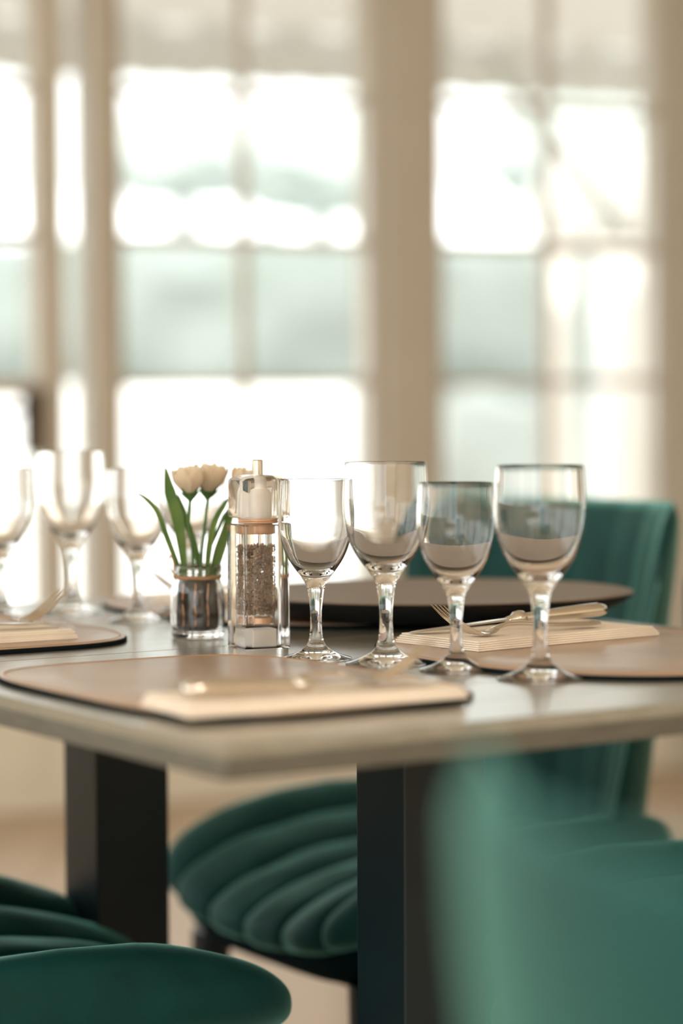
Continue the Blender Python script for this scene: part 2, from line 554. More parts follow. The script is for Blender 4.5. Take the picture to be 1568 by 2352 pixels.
MB().grid(fp, close_v=True).build('canopy', M['canvas'], pr)

# ---------------------------------------------------------------- tables
def make_table(label):
    L, W, TH = 0.85, 0.603, 0.0265
    root = empty('dining_table', (TC.x, TC.y, 0), TA)
    tag(root, label, 'table', 'two grey-brown tables pushed together')
    npl = 6
    MB().box(0.004, L - 0.004, 0.004, W - 0.004, TOP - 0.004 - 0.006, TOP - 0.006).build('tabletop', M['wood'], root, smooth=False)
    # top with edge band
    MB().box(0.0, L, 0.0, W, TOP - TH, TOP - 0.010).build('edge_band', M['wood_edge'], root, smooth=False, bevel=0.0015)
    for k in range(npl):
        y0 = W * k / npl
        MB().box(0.0, L, y0 + 0.0003, y0 + W / npl - 0.0003, TOP - 0.0105, TOP).build('plank', M['wood'], root, smooth=False, bevel=0.0006)
    leg = MB().box(0.392, 0.484, 0.344, 0.424, 0.02, TOP - TH - 0.006).build('pedestal', M['black_steel'], root, smooth=False, bevel=0.002)
    MB().box(0.25, 0.62, 0.20, 0.45, TOP - TH - 0.006, TOP - TH).build('mounting_plate', M['black_steel'], leg, smooth=False)
    MB().box(0.22, 0.66, 0.16, 0.50, 0, 0.02).build('base_plate', M['black_steel'], root, smooth=False, bevel=0.003)
    return root
t1 = make_table('near grey-brown table with square corner, under the four sharp wine glasses')
t2 = copy_tree(t1)
off = TV * 0.6045
t2.location = (TC.x + off.x, TC.y + off.y, 0)
tag(t2, 'far grey-brown table behind the seam, under the blurred glasses and the brown tray', 'table', 'two grey-brown tables pushed together')

# ---------------------------------------------------------------- placemats
def placemat(uc, vc, hu, hv, n, label, rot=0.0):
    c = T(uc, vc)
    root = empty('placemat', (c.x, c.y, TOP), TA + rot)
    tag(root, label, 'placemat', 'tan leather placemats')
    def outline(k, N=96):
        return [(hu * k * sgnpow(cos(2 * pi * q / N), 2 / n), hv * k * sgnpow(sin(2 * pi * q / N), 2 / n)) for q in range(N)]
    def slab(k, z0, z1, rnd):
        mb = MB()
        rows = []
        for kk, z in ((0.0, z0), (k * 0.6, z0), (k - rnd, z0), (k, z0 + (z1 - z0) * 0.3), (k, z1 - (z1 - z0) * 0.3), (k - rnd, z1), (k * 0.6, z1), (0.0, z1)):
            rows.append([(x, y, z) for x, y in outline(kk)])
        mb.grid(rows, close_v=True, flip=True)
        return mb
    slab(1.0, 0.0, 0.0042, 0.003).build('backing', M['leather_back'], root)
    slab(0.990, 0.0042, 0.0054, 0.005).build('leather_top', M['leather'], root)
    st = MB()
    o2 = outline(0.965, 64)
    st.tube([(x, y, 0.0055) for x, y in o2], 0.0006, 5, closed=True)
    st.build('stitching', M['twine'], root)
    return root
placemat(0.178, 0.298, 0.152, 0.212, 4, 'large blurred tan leather placemat at the near left table edge')
placemat(0.614, 0.328, 0.196, 0.236, 2.35, 'tan leather placemat with grained surface behind the rightmost wine glass')
placemat(0.17, 0.872, 0.155, 0.215, 3.4, 'tan leather placemat at the far left, cut by the frame edge')
placemat(0.645, 0.925, 0.195, 0.262, 2.6, 'tan leather placemat lying under the brown oval tray')
MT = TOP + 0.0056

# ---------------------------------------------------------------- oval tray
tr = empty('serving_tray', (0.100, 2.735, MT), 0)
tag(tr, 'large oval brown tray with black flared side on the far placemat', 'tray')
sx_, sy_ = 0.222, 0.187
MB().lathe([(0.0, 0.0), (0.72, 0.0), (0.82, 0.003), (0.93, 0.012), (0.995, 0.0215), (1.0, 0.0235), (0.985, 0.0245), (0.97, 0.0225), (0.0, 0.020)], 96, sx=sx_, sy=sy_).build('tray_body', M['tray_side'], tr)
MB().lathe([(0.0, 0.0245), (0.6, 0.0240), (0.9, 0.0248), (0.99, 0.0262), (0.998, 0.0250), (0.97, 0.0226), (0.0, 0.0205)], 96, sx=sx_, sy=sy_).build('tray_surface', M['tray'], tr)

# ---------------------------------------------------------------- wine glasses
PROF_O = [(0.0, 1.2), (10, 1.1), (30, 0.2), (36, 0.0), (37.6, 0.5), (37.8, 1.2), (36.5, 2.1), (31, 3.6), (25, 5.6), (19, 8.2), (14, 11.2), (11, 14), (9.2, 17), (8.0, 20),
          (6.8, 26), (6.2, 33), (6.0, 41), (6.2, 50), (7.0, 59), (8.0, 67), (9.0, 73), (10.6, 77), (13.0, 81), (16.2, 86), (21.0, 92), (26.0, 99), (30.5, 106.5), (34.2, 115), (37.0, 125), (38.9, 136), (39.6, 147), (39.4, 158), (38.7, 170), (37.7, 184), (37.4, 185.2)]
PROF_I = [(37.1, 185.2), (36.9, 184.4), (37.8, 170), (38.5, 158), (38.7, 147), (37.9, 136), (35.9, 125.5), (32.6, 116), (28.7, 108), (24, 101), (18.5, 95), (12, 90.4), (6, 88.0), (0.0, 87.2)]

def spl(prof, k=3):
    out = []
    n = len(prof)
    for i in range(n - 1):
        p0, p1, p2, p3 = prof[max(i - 1, 0)], prof[i], prof[i + 1], prof[min(i + 2, n - 1)]
        for q in range(k):
            t = q / k
            out.append(tuple(0.5 * ((2 * p1[a]) + (-p0[a] + p2[a]) * t + (2 * p0[a] - 5 * p1[a] + 4 * p2[a] - p3[a]) * t * t + (-p0[a] + 3 * p1[a] - 3 * p2[a] + p3[a]) * t ** 3) for a in (0, 1)))
    out.append(prof[-1])
    return out

def make_glass(rs, hs, name='wine_glass'):
    prof = [(max(0, r) * rs / 1000, z * hs / 1000) for r, z in spl(PROF_O) + spl(PROF_I)]
    root = empty(name)
    # one piece of glass, split into foot-and-stem and bowl would leave an inner wall: kept as one body
    o = MB().lathe(prof, 72).build('glass_body', M['glass'], root, angle=75)
    fixn(o)
    return root
big = make_glass(1.0, 1.0)
small = make_glass(0.885, 0.908)
GL = [
    (small, 0.363, 0.4465, 0, 1, 'small wine glass next to the clear pepper mill'),
    (big, 0.393, 0.374, 0, 1, 'large wine glass, second of the sharp row from the pepper mill'),
    (small, 0.413, 0.292, 0, 1, 'small wine glass standing in front of the fork tines on the napkin'),
    (big, 0.432, 0.194, 0, 1, 'large wine glass in front of the velvet chair, rightmost of all glasses'),
    (big, 0.407, 1.034, 0, 1, 'large blurred wine glass in the back row, its rim highest of the left-hand glasses'),
    (small, 0.418, 0.896, 0, 1, 'small blurred wine glass just left of the flower jar'),
    (small, 0.313, 1.020, 0, 1, 'small blurred wine glass cut by the left frame edge'),
    (big, 0.497, 0.915, 0.0056, 0.96, 'faint blurred large wine glass directly behind the flowers'),
]
used = set()
for proto, u, v, dz, sc, lab in GL:
    if proto.name in used:
        o = copy_tree(proto)
    else:
        o = proto
        used.add(proto.name)
    p = T(u, v, TOP + dz)
    o.location = p
    o.scale = (1, 1, sc)
    o.rotation_euler.z = random.random() * 6
    tag(o, lab, 'glass', 'wine glasses on the tables')

# ---------------------------------------------------------------- napkins and cutlery
def napkin(u, v, ang, L, W, label, z=MT, tk=0.0095):
    p = T(u, v, z)
    root = empty('napkin', p, TA + ang)
    tag(root, label, 'napkin', 'folded cream linen napkins')
    nl = 5
    for k in range(nl):
        mb = MB()
        z0 = tk * k / nl
        z1 = tk * (k + 1) / nl - 0.0002
        ins = 0.001 * k + 0.0015 * random.random()
        nx, ny = 26, 10
        top, bot = [], []
        for i in range(nx + 1):
            a, b = [], []
            for j in range(ny + 1):
                x = ins + (L - 2 * ins) * i / nx
                y = ins + (W - 2 * ins) * j / ny
                ed = min(i, nx - i, 3) / 3 * 0.0004
                wv = 0.0003 * k * noise.noise(Vector((x * 14 + u * 9, y * 16, 0)))
                a.append((x, y, z1 + wv + ed * 0.5))
                b.append((x, y, max(z0 + wv * (k - 1) / max(k, 1), 0)))
            top.append(a)
            bot.append(b)
        mb.grid(top)
        mb.grid(bot, flip=True)
        per = lambda g_: [g_[i][0] for i in range(nx + 1)] + [g_[nx][j] for j in range(1, ny + 1)] + [g_[i][ny] for i in range(nx - 1, -1, -1)] + [g_[0][j] for j in range(ny - 1, 0, -1)]
        A, B = per(top), per(bot)
        C_ = [((a[0] + b[0]) / 2 * 1, (a[1] + b[1]) / 2, (a[2] + b[2]) / 2) for a, b in zip(A, B)]
        cx_, cy_ = L / 2, W / 2
        C_ = [(cx_ + (x - cx_) * 1.006, cy_ + (y - cy_) * 1.012, zz) for x, y, zz in C_]
        mb.grid([A, C_, B], close_v=True)
        o = fixn(mb.build('fold', M['linen'], root))
    return root

def section_loft(secs, name, material, parent, n=16, power=2.0):
    """secs: (x, zc, half width y, half height z)"""
    rows = []
    for x, zc, hy, hz in secs:
        rows.append([(x, hy * sgnpow(cos(2 * pi * q / n), 2 / power), zc + hz * sgnpow(sin(2 * pi * q / n), 2 / power)) for q in range(n)])
    mb = MB()
    mb.grid(rows, close_v=True)
    mb.f.append(tuple(range(n)))
    mb.f.append(tuple((len(rows) - 1) * n + q for q in reversed(range(n))))
    return fixn(mb.build(name, material, parent, angle=60))

def make_knife():
    """origin at the handle's butt, blade towards +x, lying flat"""
    root = empty('table_knife')
    section_loft([(0.0, .0070, .003, .002), (0.002, .0072, .0075, .0052), (0.010, .0078, .0098, .0070), (0.03, .0076, .0092, .0068), (0.06, .0072, .0078, .0058), (0.085, .0068, .0064, .0048), (0.092, .0068, .0056, .0044)],
                 'handle', M['steel'], root)
    section_loft([(0.092, .0068, .0054, .0042), (0.094, .0070, .0082, .0066), (0.099, .0070, .0094, .0074), (0.104, .0070, .0082, .0064), (0.107, .0068, .0055, .0035), (0.114, .0064, .0050, .0018)],
                 'bolster', M['steel'], root)
    section_loft([(0.113, .0064, .0055, .0014), (0.125, .0062, .0085, .0011), (0.16, .0050, .0098, .0009), (0.19, .0040, .0098, .0008), (0.21, .0034, .0080, .0007), (0.218, .0030, .0040, .0005), (0.221, .003, .001, .0003)],
                 'blade', M['steel'], root)
    return root

def make_fork():
    root = empty('table_fork')
    section_loft([(0.0, .0045, .004, .0012), (0.004, .0045, .0095, .0018), (0.015, .0045, .0112, .0020), (0.04, .0052, .0092, .0020), (0.075, .0072, .0052, .0022), (0.10, .0096, .0034, .0024), (0.118, .0098, .0032, .0024), (0.128, .0078, .0042, .0020), (0.134, .0056, .0078, .0014)],
                 'handle', M['steel'], root)
    section_loft([(0.133, .0058, .0070, .0013), (0.140, .0034, .0105, .0011), (0.148, .0022, .0120, .0010), (0.156, .0026, .0122, .0010)],
                 'bowl', M['steel'], root)
    for k in range(4):
        y0 = -0.0098 + k * 0.00653
        pts = [(0.155, y0, .0026), (0.165, y0 * 1.02, .0060), (0.176, y0 * 1.04, .0118), (0.188, y0 * 1.03, .0200), (0.199, y0 * 1.0, .0290), (0.203, y0 * 1.0, .0325)]
        MB().tube(pts, [0.0017, 0.0017, 0.0016, 0.0014, 0.0010, 0.0005], 8, flat=0.8).build('tine', M['steel'], root)
    return root

kn = make_knife()
fk = make_fork()
def put(proto, cond, u, v, ang, z, lab, cat, grp, tilt=0.0, roll=0.0):
    o = proto if cond else copy_tree(proto)
    o.location = T(u, v, z)
    o.rotation_euler = (roll, tilt, TA + ang)
    tag(o, lab, cat, grp)
    return o
NT = MT + 0.0105
# near left setting
napkin(0.030, 0.102, -0.075, 0.245, 0.090, 'blurred cream napkin on the nearest placemat, under knife and fork')
put(kn, True, 0.042, 0.134, -0.15, NT, 'blurred steel knife on the nearest napkin, butt to the left', 'knife', 'table knives')
put(fk, True, 0.070, 0.168, -0.20, NT, 'blurred steel fork on the nearest napkin, tines rising to the right', 'fork', 'table forks')
# right setting
napkin(0.492, 0.366, 0.10, 0.245, 0.122, 'cream napkin with sharp folded edges on the placemat behind the sharp glasses')
put(kn, False, 0.700, 0.432, pi - 0.16, NT + 0.0075, 'steel knife on the sharp napkin, rounded butt to the right', 'knife', 'table knives', tilt=0.045)
put(fk, False, 0.672, 0.410, pi + 0.05, NT, 'steel fork on the sharp napkin, four tines rising to the left', 'fork', 'table forks')
# far left setting
napkin(0.022, 0.705, 0.0, 0.225, 0.100, 'blurred cream napkin on the far left placemat')
put(kn, False, 0.030, 0.735, 0.02, NT, 'blurred steel knife on the far left napkin', 'knife', 'table knives')
put(fk, False, 0.075, 0.762, 0.16, NT, 'blurred steel fork on the far left napkin, tines rising', 'fork', 'table forks')
# behind the jar
napkin(0.535, 0.975, 0.06, 0.225, 0.095, 'cream napkin behind the flower jar, beyond the brown tray')
put(fk, False, 0.690, 1.005, pi + 0.06, NT, 'blurred steel fork behind the flower jar, only its tines in view', 'fork', 'table forks')

# ---------------------------------------------------------------- pepper mill
mp_ = T(0.377, 0.573)
# the near vertical edge of the mill points left of the camera
mill = empty('pepper_mill', (mp_.x, mp_.y, TOP), radians(24))
tag(mill, 'clear square acrylic pepper mill with steel knob, filled with peppercorns', 'pepper mill')
def rsq(hw_, r, n=8):
    out = []
    for cx0, cy0, a0 in ((1, 1, 0), (-1, 1, 90), (-1, -1, 180), (1, -1, 270)):
        for k in range(n + 1):
            a = radians(a0 + 90 * k / n)
            out.append((cx0 * (hw_ - r) + r * cos(a), cy0 * (hw_ - r) + r * sin(a)))
    return out
def rprism(mb, prof, r, n=8):
    rows = [[(x, y, z) for x, y in rsq(max(hw_, 1e-5), min(r, hw_), n)] if hw_ > 1e-4 else [(0, 0, z)] * (4 * (n + 1)) for hw_, z in prof]
    mb.grid(rows, close_v=True, flip=True)
    return mb
body = MB()
hb_ = 0.0236
rprism(body, [(0, 0.0), (hb_ - 0.001, 0.0), (hb_, 0.001), (hb_, 0.1205), (hb_ - 0.001, 0.1215), (0.0160, 0.1215)], 0.0012, 4)
fixn_body = body
body.build('acrylic_body', M['acrylic'], mill, angle=30)
ob = [o for o in COL.objects if o.name.startswith('acrylic_body')][0]
# inner bore as part of the same block (air cavity)
import bmesh
bm = bmesh.new()
bm.from_mesh(ob.data)
bmesh.ops.delete(bm, geom=[f for f in bm.faces if f.calc_center_median().z > 0.1214], context='FACES_ONLY')
bm.to_mesh(ob.data)
bm.free()
inner = MB()
N_ = 40
ring_o = [(x, y, 0.1215) for x, y in rsq(hb_ - 0.001, 0.0012, 9)]
def circ(r, z, n=40):
    # start at the same angle as rsq
    return [(r * cos(a), r * sin(a), z) for a in [math.atan2(p[1], p[0]) for p in ring_o]]
rows = [ring_o, circ(0.0148, 0.1215), circ(0.0148, 0.030), circ(0.0148, 0.0235), [(0, 0, 0.0235)] * len(ring_o)]
inner.grid(rows, close_v=True, flip=True)
ib = inner.build('bore_wall', M['acrylic'], mill, angle=30)
fz = fixn
# join the bore to the body mesh so the acrylic is one closed block
bm = bmesh.new()
bm.from_mesh(ob.data)
bm.from_mesh(ib.data)
bmesh.ops.remove_doubles(bm, verts=bm.verts, dist=2e-5)
bmesh.ops.holes_fill(bm, edges=bm.edges, sides=60)
bmesh.ops.recalc_face_normals(bm, faces=bm.faces)
bm.to_mesh(ob.data)
bm.free()
bpy.data.objects.remove(ib)
head = MB()
rprism(head, [(0, 0.1275), (hb_ - 0.002, 0.1275), (hb_ + 0.0004, 0.129), (hb_ + 0.0004, 0.1645), (hb_ - 0.001, 0.1665), (hb_ - 0.006, 0.1685), (0.010, 0.1700), (0, 0.1703)], 0.007, 8)
fixn(head.build('acrylic_head', M['acrylic'], mill, angle=35))
MB().lathe([(0, 0.1225), (0.0195, 0.1225), (0.020, 0.1232), (0.020, 0.1244), (0.0192, 0.125), (0.020, 0.1256), (0.020, 0.1268), (0.0195, 0.1273), (0, 0.1273)], 48).build('collar', M['beige_ring'], mill)
MB().lathe([(0, 0.112), (0.0138, 0.112), (0.0142, 0.113), (0.0142, 0.1218), (0, 0.1218)], 40).build('chamber_plug', M['beige_ring'], mill)
MB().lathe([(0, 0.0245), (0.0122, 0.0245), (0.0122, 0.030), (0.0105, 0.0315), (0, 0.0315)], 40).build('grinder', M['beige_ring'], mill)
MB().lathe([(0, 0.0), (0.0052, 0.0), (0.0052, 0.0135), (0.0042, 0.0145), (0, 0.0145)], 32).build('knob', M['steel'], mill, loc=(0, 0, 0.1702), angle=30)
gm = MB()
gm.box(-0.0125, 0.0125, -0.0125, 0.0125, 0.0015, 0.0195)
gb = gm.build('white_grinder_base', M['white_plastic'], mill, smooth=False, bevel=0.0012)
gb['label'] = 'white square grinder base'
sh_ = MB().lathe([(0, 0.1285), (0.0112, 0.1285), (0.0112, 0.150), (0.0085, 0.1535), (0.0060, 0.155), (0.0060, 0.163), (0, 0.163)], 32).build('shaft_housing', M['white_plastic'], mill)
pc = MB()
PH = (1 + sqrt(5)) / 2
ICO = [Vector(v).normalized() for v in [(-1, PH, 0), (1, PH, 0), (-1, -PH, 0), (1, -PH, 0), (0, -1, PH), (0, 1, PH), (0, -1, -PH), (0, 1, -PH), (PH, 0, -1), (PH, 0, 1), (-PH, 0, -1), (-PH, 0, 1)]]
ICF = [(0, 11, 5), (0, 5, 1), (0, 1, 7), (0, 7, 10), (0, 10, 11), (1, 5, 9), (5, 11, 4), (11, 10, 2), (10, 7, 6), (7, 1, 8), (3, 9, 4), (3, 4, 2), (3, 2, 6), (3, 6, 8), (3, 8, 9), (4, 9, 5), (2, 4, 11), (6, 2, 10), (8, 6, 7), (9, 8, 1)]
for k in range(2600):
    z = 0.0335 + 0.068 * random.random()
    a = random.random() * 2 * pi
    rr = 0.0132 * sqrt(random.uniform(0.45, 1.04))
    r = random.uniform(0.0011, 0.0015)
    rm = Matrix.Rotation(random.random() * 6, 3, Vector((random.random(), random.random(), 1)).normalized())
    pc.add([rm @ (q * r) + Vector((rr * cos(a), rr * sin(a), z)) for q in ICO], ICF)
pco = pc.build('peppercorns', M['pepper'], mill)
pco['kind'] = 'stuff'
MB().tube([(0, 0, 0.031), (0, 0, 0.112)], 0.0016, 8).build('shaft', M['steel'], mill)

# ---------------------------------------------------------------- flower jar
jp = T(0.377, 0.693)
jar = empty('flower_jar', (jp.x, jp.y, TOP), 0.3)
tag(jar, 'small round glass jar with dark lining and twine around its neck', 'jar')
jo = [(0, 0.8), (20, 0.4), (24.5, 0.6), (26.5, 2.5), (27.2, 6), (26.6, 10), (27.8, 18), (28.0, 34), (27.2, 48), (25.4, 56), (23.2, 61), (22.8, 64), (24.8, 67), (25.2, 70), (24.9, 74), (24.0, 75.5)]
ji = [(22.8, 75.5), (22.0, 74), (21.2, 64), (21.6, 60), (23.6, 55), (25.3, 48), (26.0, 34), (25.8, 18), (24.6, 11), (20, 8), (0, 7.4)]
jg = MB().lathe([(max(0, r) / 1000, z / 1000) for r, z in spl(jo) + spl(ji)], 64).build('glass_body', M['glass'], jar, angle=75)
fixn(jg)
rows = []
for k in range(13):
    z = 0.0085 + 0.0505 * k / 12
    rb = 0.0212 * (0.96 + 0.04 * sin(k * 0.5))
    if k == 12:
        rb = 0.018
    rows.append([(rb * (1 + 0.05 * cos(9 * a + 0.5 * sin(k * 0.4)) + 0.015 * cos(23 * a)) * cos(a), rb * (1 + 0.05 * cos(9 * a + 0.5 * sin(k * 0.4)) + 0.015 * cos(23 * a)) * sin(a), z) for a in [2 * pi * q / 108 for q in range(108)]])
lm = MB()
lm.grid(rows, close_v=True)
lm.f.append(tuple(range(108)))
lm.f.append(tuple(12 * 108 + q for q in range(108)))
lo = fixn(lm.build('dark_lining', M['liner'], jar))
for a in (-2.20, -1.62, -1.05):
    MB().tube([(0.0226 * cos(a - 0.3 + 0.03 * sin(k)), 0.0226 * sin(a - 0.3 + 0.03 * sin(k)), 0.014 + 0.043 * k / 8) for k in range(9)], 0.0007, 6).build('copper_thread', M['copper'], jar)
tw = MB()
for q in range(3):
    tw.tube([((0.0240 + 0.0003 * q) * cos(2 * pi * k / 48), (0.0240 + 0.0003 * q) * sin(2 * pi * k / 48), 0.0618 + 0.0011 * q + 0.0003 * sin(k)) for k in range(48)], 0.0009, 6, closed=True)
two = tw.build('twine', M['twine'], jar)
ax = radians(200) - 0.3
bx_ = Vector((0.0243 * cos(ax), 0.0243 * sin(ax), 0.063))
lp = MB()
lp.tube([bx_ + Vector((cos(ax) * 0.001 + 0.0046 * sin(t) * cos(-1.2) - 0.004 * (1 - cos(t)) * 0.4, 0.0046 * sin(t) * sin(-0.6), 0.009 * (1 - cos(t)) + 0.004)) for t in [2 * pi * k / 26 for k in range(26)]], 0.0010, 6, closed=True)
lp.tube([bx_, bx_ + Vector((0.0005, 0, 0.005))], 0.0012, 6)
lp.build('loop', M['twine'], two)

# flowers: X to the right of the picture, Y depth, Z up, all measured from the jar's base
def ribbon(pts, widths, thick=0.0007, cup=0.25, side=Vector((1, 0.25, 0))):
    pts = [Vector(p) for p in pts]
    mb = MB()
    # refine
    P, W_ = [], []
    n = len(pts)
    for i in range(n - 1):
        p0, p1, p2, p3 = pts[max(i - 1, 0)], pts[i], pts[i + 1], pts[min(i + 2, n - 1)]
        for q in range(5):
            t = q / 5
            P.append(0.5 * ((2 * p1) + (-p0 + p2) * t + (2 * p0 - 5 * p1 + 4 * p2 - p3) * t * t + (-p0 + 3 * p1 - 3 * p2 + p3) * t ** 3))
            W_.append(widths[i] * (1 - t) + widths[i + 1] * t)
    P.append(pts[-1])
    W_.append(widths[-1])
    rows = []
    for i, p in enumerate(P):
        t = (P[min(i + 1, len(P) - 1)] - P[max(i - 1, 0)]).normalized()
        s_ = (side - t * side.dot(t)).normalized()
        nn = s_.cross(t).normalized()
        w_ = max(W_[i], 0.0004)
        ring = []
        for a in (-1, -0.5, 0, 0.5, 1):
            ring.append(p + s_ * (w_ * a) + nn * (cup * w_ * a * a))
        for a in (1, 0.5, 0, -0.5, -1):
            ring.append(p + s_ * (w_ * a) + nn * (cup * w_ * a * a - thick))
        rows.append([tuple(x) for x in ring])
    mb.grid(rows, close_v=True)
    mb.f.append(tuple(range(10)))
    mb.f.append(tuple((len(rows) - 1) * 10 + q for q in reversed(range(10))))
    return mb

def blossom(root, c, R, seed, tilt):
    rnd = random.Random(seed)
    layers = [(4, 0.55, 0.98, 0.3), (6, 0.84, 0.95, 0.1), (7, 1.0, 0.90, -0.1)]
    tm = Matrix.Translation(c) @ Matrix.Rotation(tilt, 4, 'Y')
    for li, (n, rk, hk, ph) in enumerate(layers):
        for k in range(n):
            a0 = 2 * pi * k / n + ph + rnd.uniform(-.12, .12)
            half = 2 * pi / n * 0.66
            hh = R * 1.75 * hk * rnd.uniform(0.95, 1.04)
            nu, nv = 9, 7
            for_out, for_in = [], []
            for i in range(nu):
                t = i / (nu - 1)
                rad = R * rk * (0.18 + 0.86 * sin(min(t * 1.45, 1.57)) - 0.22 * max(0, t - 0.6) ** 1.0)
                wv = sin(pi * (0.12 + 0.80 * t)) ** 0.5
                ro, ri = [], []
                for j in range(nv):
                    s_ = -1 + 2 * j / (nv - 1)
                    a = a0 + half * s_ * wv
                    z = hh * t - 0.14 * hh * s_ * s_ * t + 0.02 * hh * sin(5 * s_ + seed + k) * t
                    r2 = rad * (1 + 0.05 * s_ * s_)
                    ro.append((r2 * cos(a), r2 * sin(a), z))
                    ri.append(((r2 - 0.0006) * cos(a), (r2 - 0.0006) * sin(a), z))
                for_out.append(ro)
                for_in.append(ri)
            mb = MB()
            mb.grid(for_out, mtx=tm, flip=True)
            mb.grid(for_in, mtx=tm)
            mb.build('petal', M['petal'], root)
    sp = MB()
    sp.lathe([(0.0015, -0.006), (0.0028, -0.004), (R * 0.36, -0.0005), (R * 0.50, R * 0.16), (R * 0.46, R * 0.18), (0, R * 0.05)], 16, mtx=tm)
    for k in range(5):
        a = 2 * pi * k / 5 + 0.4
        sp.add([tm @ Vector((R * 0.48 * cos(a - .4), R * .48 * sin(a - .4), R * .1)), tm @ Vector((R * 0.48 * cos(a + .4), R * .48 * sin(a + .4), R * .1)), tm @ Vector((R * 0.80 * cos(a), R * .80 * sin(a), R * .5))], [(0, 1, 2)])
    sp.build('sepal', M['stem'], root)

JX, JY = jp.x, jp.y
PM = 2252.0  # picture scale at the jar, used only to note the measured heights below
def jv(dx, dz, dy=0.0):
    return Vector((dx, dy, dz))
def flower(path, R, seed, tilt, leaves, label, buds=()):
    root = empty('white_flower', (JX, JY, TOP))
    tag(root, label, 'flower', 'white artificial flowers in the jar')
    MB().tube([jv(*p) for p in path], [0.0019] * (len(path) - 1) + [0.0016], 8).build('stem', M['stem'], root)
    if R:
        e = jv(*path[-1])
        blossom(root, e + Vector((0, 0, 0.004)), R, seed, tilt)
    for pts, ws in leaves:
        ribbon([jv(*p) for p in pts], ws).build('leaf', M['leaf'], root)
    return root
flower([(-0.004, 0.0605, -0.004), (-0.004, 0.09, -0.008), (-0.008, 0.12, -0.012), (-0.006, 0.142, -0.014)], 0.0180, 1, -0.06,
       [([(-0.012, 0.060, -0.004), (-0.0155, 0.095, -0.006), (-0.020, 0.125, -0.007), (-0.027, 0.150, -0.008), (-0.031, 0.174, -0.006)], [0.0022, 0.0045, 0.0062, 0.0058, 0.0008]),
        ([(-0.015, 0.060, 0.004), (-0.030, 0.100, 0.004), (-0.040, 0.128, 0.002), (-0.050, 0.141, 0), (-0.061, 0.149, 0)], [0.0022, 0.0030, 0.0026, 0.0022, 0.0005])],
       'white flower with the broad leaf, left one of the two touching blossoms')
flower([(0.003, 0.0605, 0.004), (0.004, 0.088, 0.010), (0.007, 0.115, 0.016), (0.010, 0.142, 0.022)], 0.0190, 4, 0.12,
       [([(0.004, 0.060, 0.006), (-0.002, 0.090, 0.008), (-0.010, 0.115, 0.008), (-0.0165, 0.135, 0.008), (-0.020, 0.147, 0.008)], [0.0022, 0.0032, 0.0036, 0.0026, 0.0005]),
        ([(0.010, 0.060, -0.004), (0.012, 0.090, -0.004), (0.018, 0.118, -0.004), (0.027, 0.135, -0.002), (0.033, 0.143, 0)], [0.0022, 0.0030, 0.0032, 0.0026, 0.0005])],
       'white flower beside the mill, right one of the two touching blossoms')
flower([(0.009, 0.0605, 0.002), (0.014, 0.095, 0.002), (0.028, 0.125, 0.004), (0.044, 0.146, 0.008)], 0.0140, 9, 0.25,
       [([(0.013, 0.060, 0.004), (0.020, 0.088, 0.006), (0.030, 0.115, 0.012), (0.036, 0.140, 0.014), (0.044, 0.170, 0.016)], [0.0022, 0.0036, 0.0040, 0.0034, 0.0005]),
        ([(0.015, 0.060, -0.006), (0.022, 0.078, -0.006), (0.028, 0.096, -0.004), (0.032, 0.108, -0.004)], [0.0018, 0.0028, 0.0026, 0.0005])],
       'white flower mostly hidden behind the pepper mill')

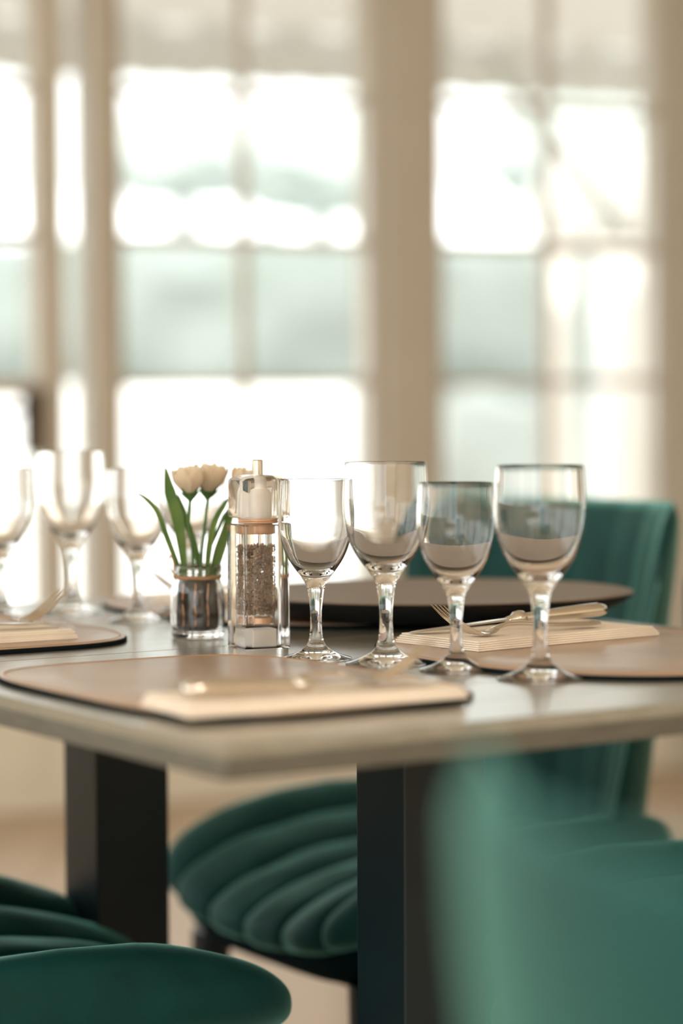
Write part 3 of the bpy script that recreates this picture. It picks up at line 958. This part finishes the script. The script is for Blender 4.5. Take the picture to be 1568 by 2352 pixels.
# ---------------------------------------------------------------- velvet chairs (local +x is the way the sitter faces)
def make_chair():
    root = empty('velvet_chair')
    # scooped seat: channels run from the backrest to the front edge, the sides stand a little higher
    NP, NT_ = 96, 108
    def seat_pt(t, th, lobes=True, shrink=1.0):
        k = max(0.0, 1 - abs(t) ** 9) ** (1 / 2.6)
        c_, s_ = sgnpow(cos(th), 0.55), sgnpow(sin(th), 0.8)
        ex = 0.284 * (0.82 + 0.18 * max(0.0, 1 - abs(t) ** 5) ** 0.5)
        x = 0.008 + ex * c_ * (0.75 + 0.25 * k)
        f = min(1.0, max(0.0, (0.30 - x) / 0.30))
        rise = 0.080 * abs(t) ** 2.4 * (0.80 + 0.20 * f)
        droop = 0.030 * max(0.0, (x - 0.06) / 0.2) ** 1.6
        zc = 0.372 + rise * 0.75 - droop * 0.6
        h = (0.052 + rise * 0.25 - droop * 0.4) if s_ > 0 else 0.045
        if lobes and s_ > -0.9:
            fade = min(1.0, (s_ + 0.9) / 0.4) * k
            lob = (abs(sin(pi * (3.0 * t + 0.5 * 0))) ** 0.45 - 0.8) * 0.017 * fade
            lob += 0.0035 * noise.noise(Vector((x * 16, t * 7, 1.7))) * fade
            h += lob if s_ > 0 else 0
            x += lob * 0.9 * max(0, cos(th))
        return (x, 0.256 * t * (1 - 0.26 * max(0.0, -x / 0.276) ** 1.6), zc + s_ * h * k * shrink)
    mb = MB()
    mb.grid([[seat_pt(-1 + 2 * it / NT_, 2 * pi * ip / NP) for ip in range(NP)] for it in range(NT_ + 1)], close_v=True)
    fixn(mb.build('seat', M['velvet'], root, angle=180))
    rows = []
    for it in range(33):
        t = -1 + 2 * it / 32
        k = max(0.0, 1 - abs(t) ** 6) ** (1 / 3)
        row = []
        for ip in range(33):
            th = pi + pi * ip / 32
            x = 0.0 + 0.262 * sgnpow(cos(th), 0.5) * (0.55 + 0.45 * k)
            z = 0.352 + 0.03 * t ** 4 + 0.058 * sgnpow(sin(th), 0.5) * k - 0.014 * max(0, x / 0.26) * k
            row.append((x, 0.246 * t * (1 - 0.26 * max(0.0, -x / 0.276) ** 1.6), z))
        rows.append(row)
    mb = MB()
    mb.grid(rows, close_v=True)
    fixn(mb.build('seat_under_shade', M['under_shade'], root, angle=60))  # near-black layer standing in for shade on the seat's lower half
    # curved backrest, wings forward, channels on the inside
    rows = []
    NA, NZ = 84, 26
    def ring(a, inner):
        out = []
        for k in range(NZ + 1):
            t = k / NZ
            wtop = 0.208 + 0.070 * t                       # half width grows upwards
            aa = a
            edge = abs(aa)
            # corner rounding at the top of the wings
            topz = 0.868 - 0.010 * cos(aa * pi / 2 * 0.9) - 0.055 * max(0, edge - 0.72) ** 2 / 0.0784 - (0.04 * max(0, (edge - 0.93) / 0.07))
            z = 0.345 + (topz - 0.345) * t
            ang = aa * radians(74)
            R_ = wtop
            y = R_ * sin(ang) / sin(radians(74)) * 0.985
            x = -0.235 + 0.155 * (1 - cos(ang)) / (1 - cos(radians(74))) * (0.9) - 0.05 * t
            nxr, nyr = cos(ang), -sin(ang)               # towards the inside
            th_ = 0.052 * sqrt(max(0.0, 1 - (edge ** 8))) * (1 - 0.45 * t) * (sqrt(max(0, 1 - ((t - 0.5) / 0.5) ** 10)))
            if inner:
                lob = (abs(sin(pi * (aa * 4.5 + 0.5))) ** 0.6) * 0.012 * min(1, 6 * (1 - t) + 0.2) * (1 - edge ** 6) - 0.004
                th_ += lob if t < 0.995 and t > 0.005 else 0
                out.append((x + nxr * th_ * 0.55, y + nyr * th_ * 0.55, z))
            else:
                out.append((x - nxr * th_ * 0.45, y - nyr * th_ * 0.45, z))
        return out
    for i in range(NA + 1):
        a = -1 + 2 * i / NA
        rows.append(ring(a, True) + ring(a, False)[::-1])
    mb = MB()
    mb.grid(rows, close_v=True)
    n2 = 2 * (NZ + 1)
    mb.f.append(tuple(range(n2)))
    mb.f.append(tuple(NA * n2 + q for q in range(n2)))
    fixn(mb.build('backrest', M['velvet'], root, angle=180))
    # piping along the top edge
    # steel frame under the seat and four legs
    MB().box(-0.19, 0.21, -0.19, 0.19, 0.286, 0.304).build('under_frame', M['black_steel'], root, smooth=False, bevel=0.004)
    for sx in (-1, 1):
        for sy in (-1, 1):
            x0, y0 = (0.222 if sx > 0 else -0.18), (0.185 if sx > 0 else 0.150) * sy
            x1, y1 = x0 + 0.01 * sx, y0 + 0.01 * sy
            MB().tube([(x1, y1, 0.0), (x0, y0, 0.305)], [0.018, 0.027], 12).build('leg', M['black_steel'], root)
    return root

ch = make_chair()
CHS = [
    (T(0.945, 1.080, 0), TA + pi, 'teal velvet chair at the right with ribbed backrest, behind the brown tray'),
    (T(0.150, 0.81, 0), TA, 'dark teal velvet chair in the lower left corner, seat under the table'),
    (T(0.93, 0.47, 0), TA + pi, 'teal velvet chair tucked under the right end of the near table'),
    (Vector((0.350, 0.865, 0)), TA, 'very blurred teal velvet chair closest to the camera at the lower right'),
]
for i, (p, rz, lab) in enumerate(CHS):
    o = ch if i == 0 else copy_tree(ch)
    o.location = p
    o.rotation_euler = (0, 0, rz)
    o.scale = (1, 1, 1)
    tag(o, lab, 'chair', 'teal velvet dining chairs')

# ---------------------------------------------------------------- ceiling spots behind the photographer (their glints show in the glasses)
def spot(x, y, label):
    r_ = empty('ceiling_lamp', (x, y, 2.9))
    MB().tube([(0, 0, 0), (0, 0, -0.55)], 0.004, 8).build('cord', M['black_steel'], r_)
    MB().lathe([(0.02, -0.50), (0.03, -0.52), (0.10, -0.62), (0.098, -0.62), (0.028, -0.525), (0.018, -0.505)], 32).build('lamp_shade', M['brass'], r_)
    MB().lathe([(0, -0.55), (0.02, -0.56), (0.03, -0.585), (0.02, -0.61), (0, -0.615)], 20).build('bulb', M['lamp'], r_)
    ld = bpy.data.lights.new('lamp_fill', 'AREA')  # added fill light below the bulb, brightens surfaces facing the camera
    ld.shape = 'DISK'
    ld.size = 0.18
    ld.energy = 15
    ld.color = (1.0, 0.94, 0.86)
    lo_ = bpy.data.objects.new('lamp_fill', ld)
    COL.objects.link(lo_)
    lo_.parent = r_
    lo_.location = (0, 0, -0.63)
    tag(r_, label, 'lamp')
for i, (x, y) in enumerate([(-1.3, -0.9), (0.2, -1.3), (1.5, -0.7)]):
    spot(x, y, ['bronze pendant lamp behind the camera, above the left tables', 'bronze pendant lamp behind the camera, middle one', 'bronze pendant lamp behind the camera, near the side wall'][i])
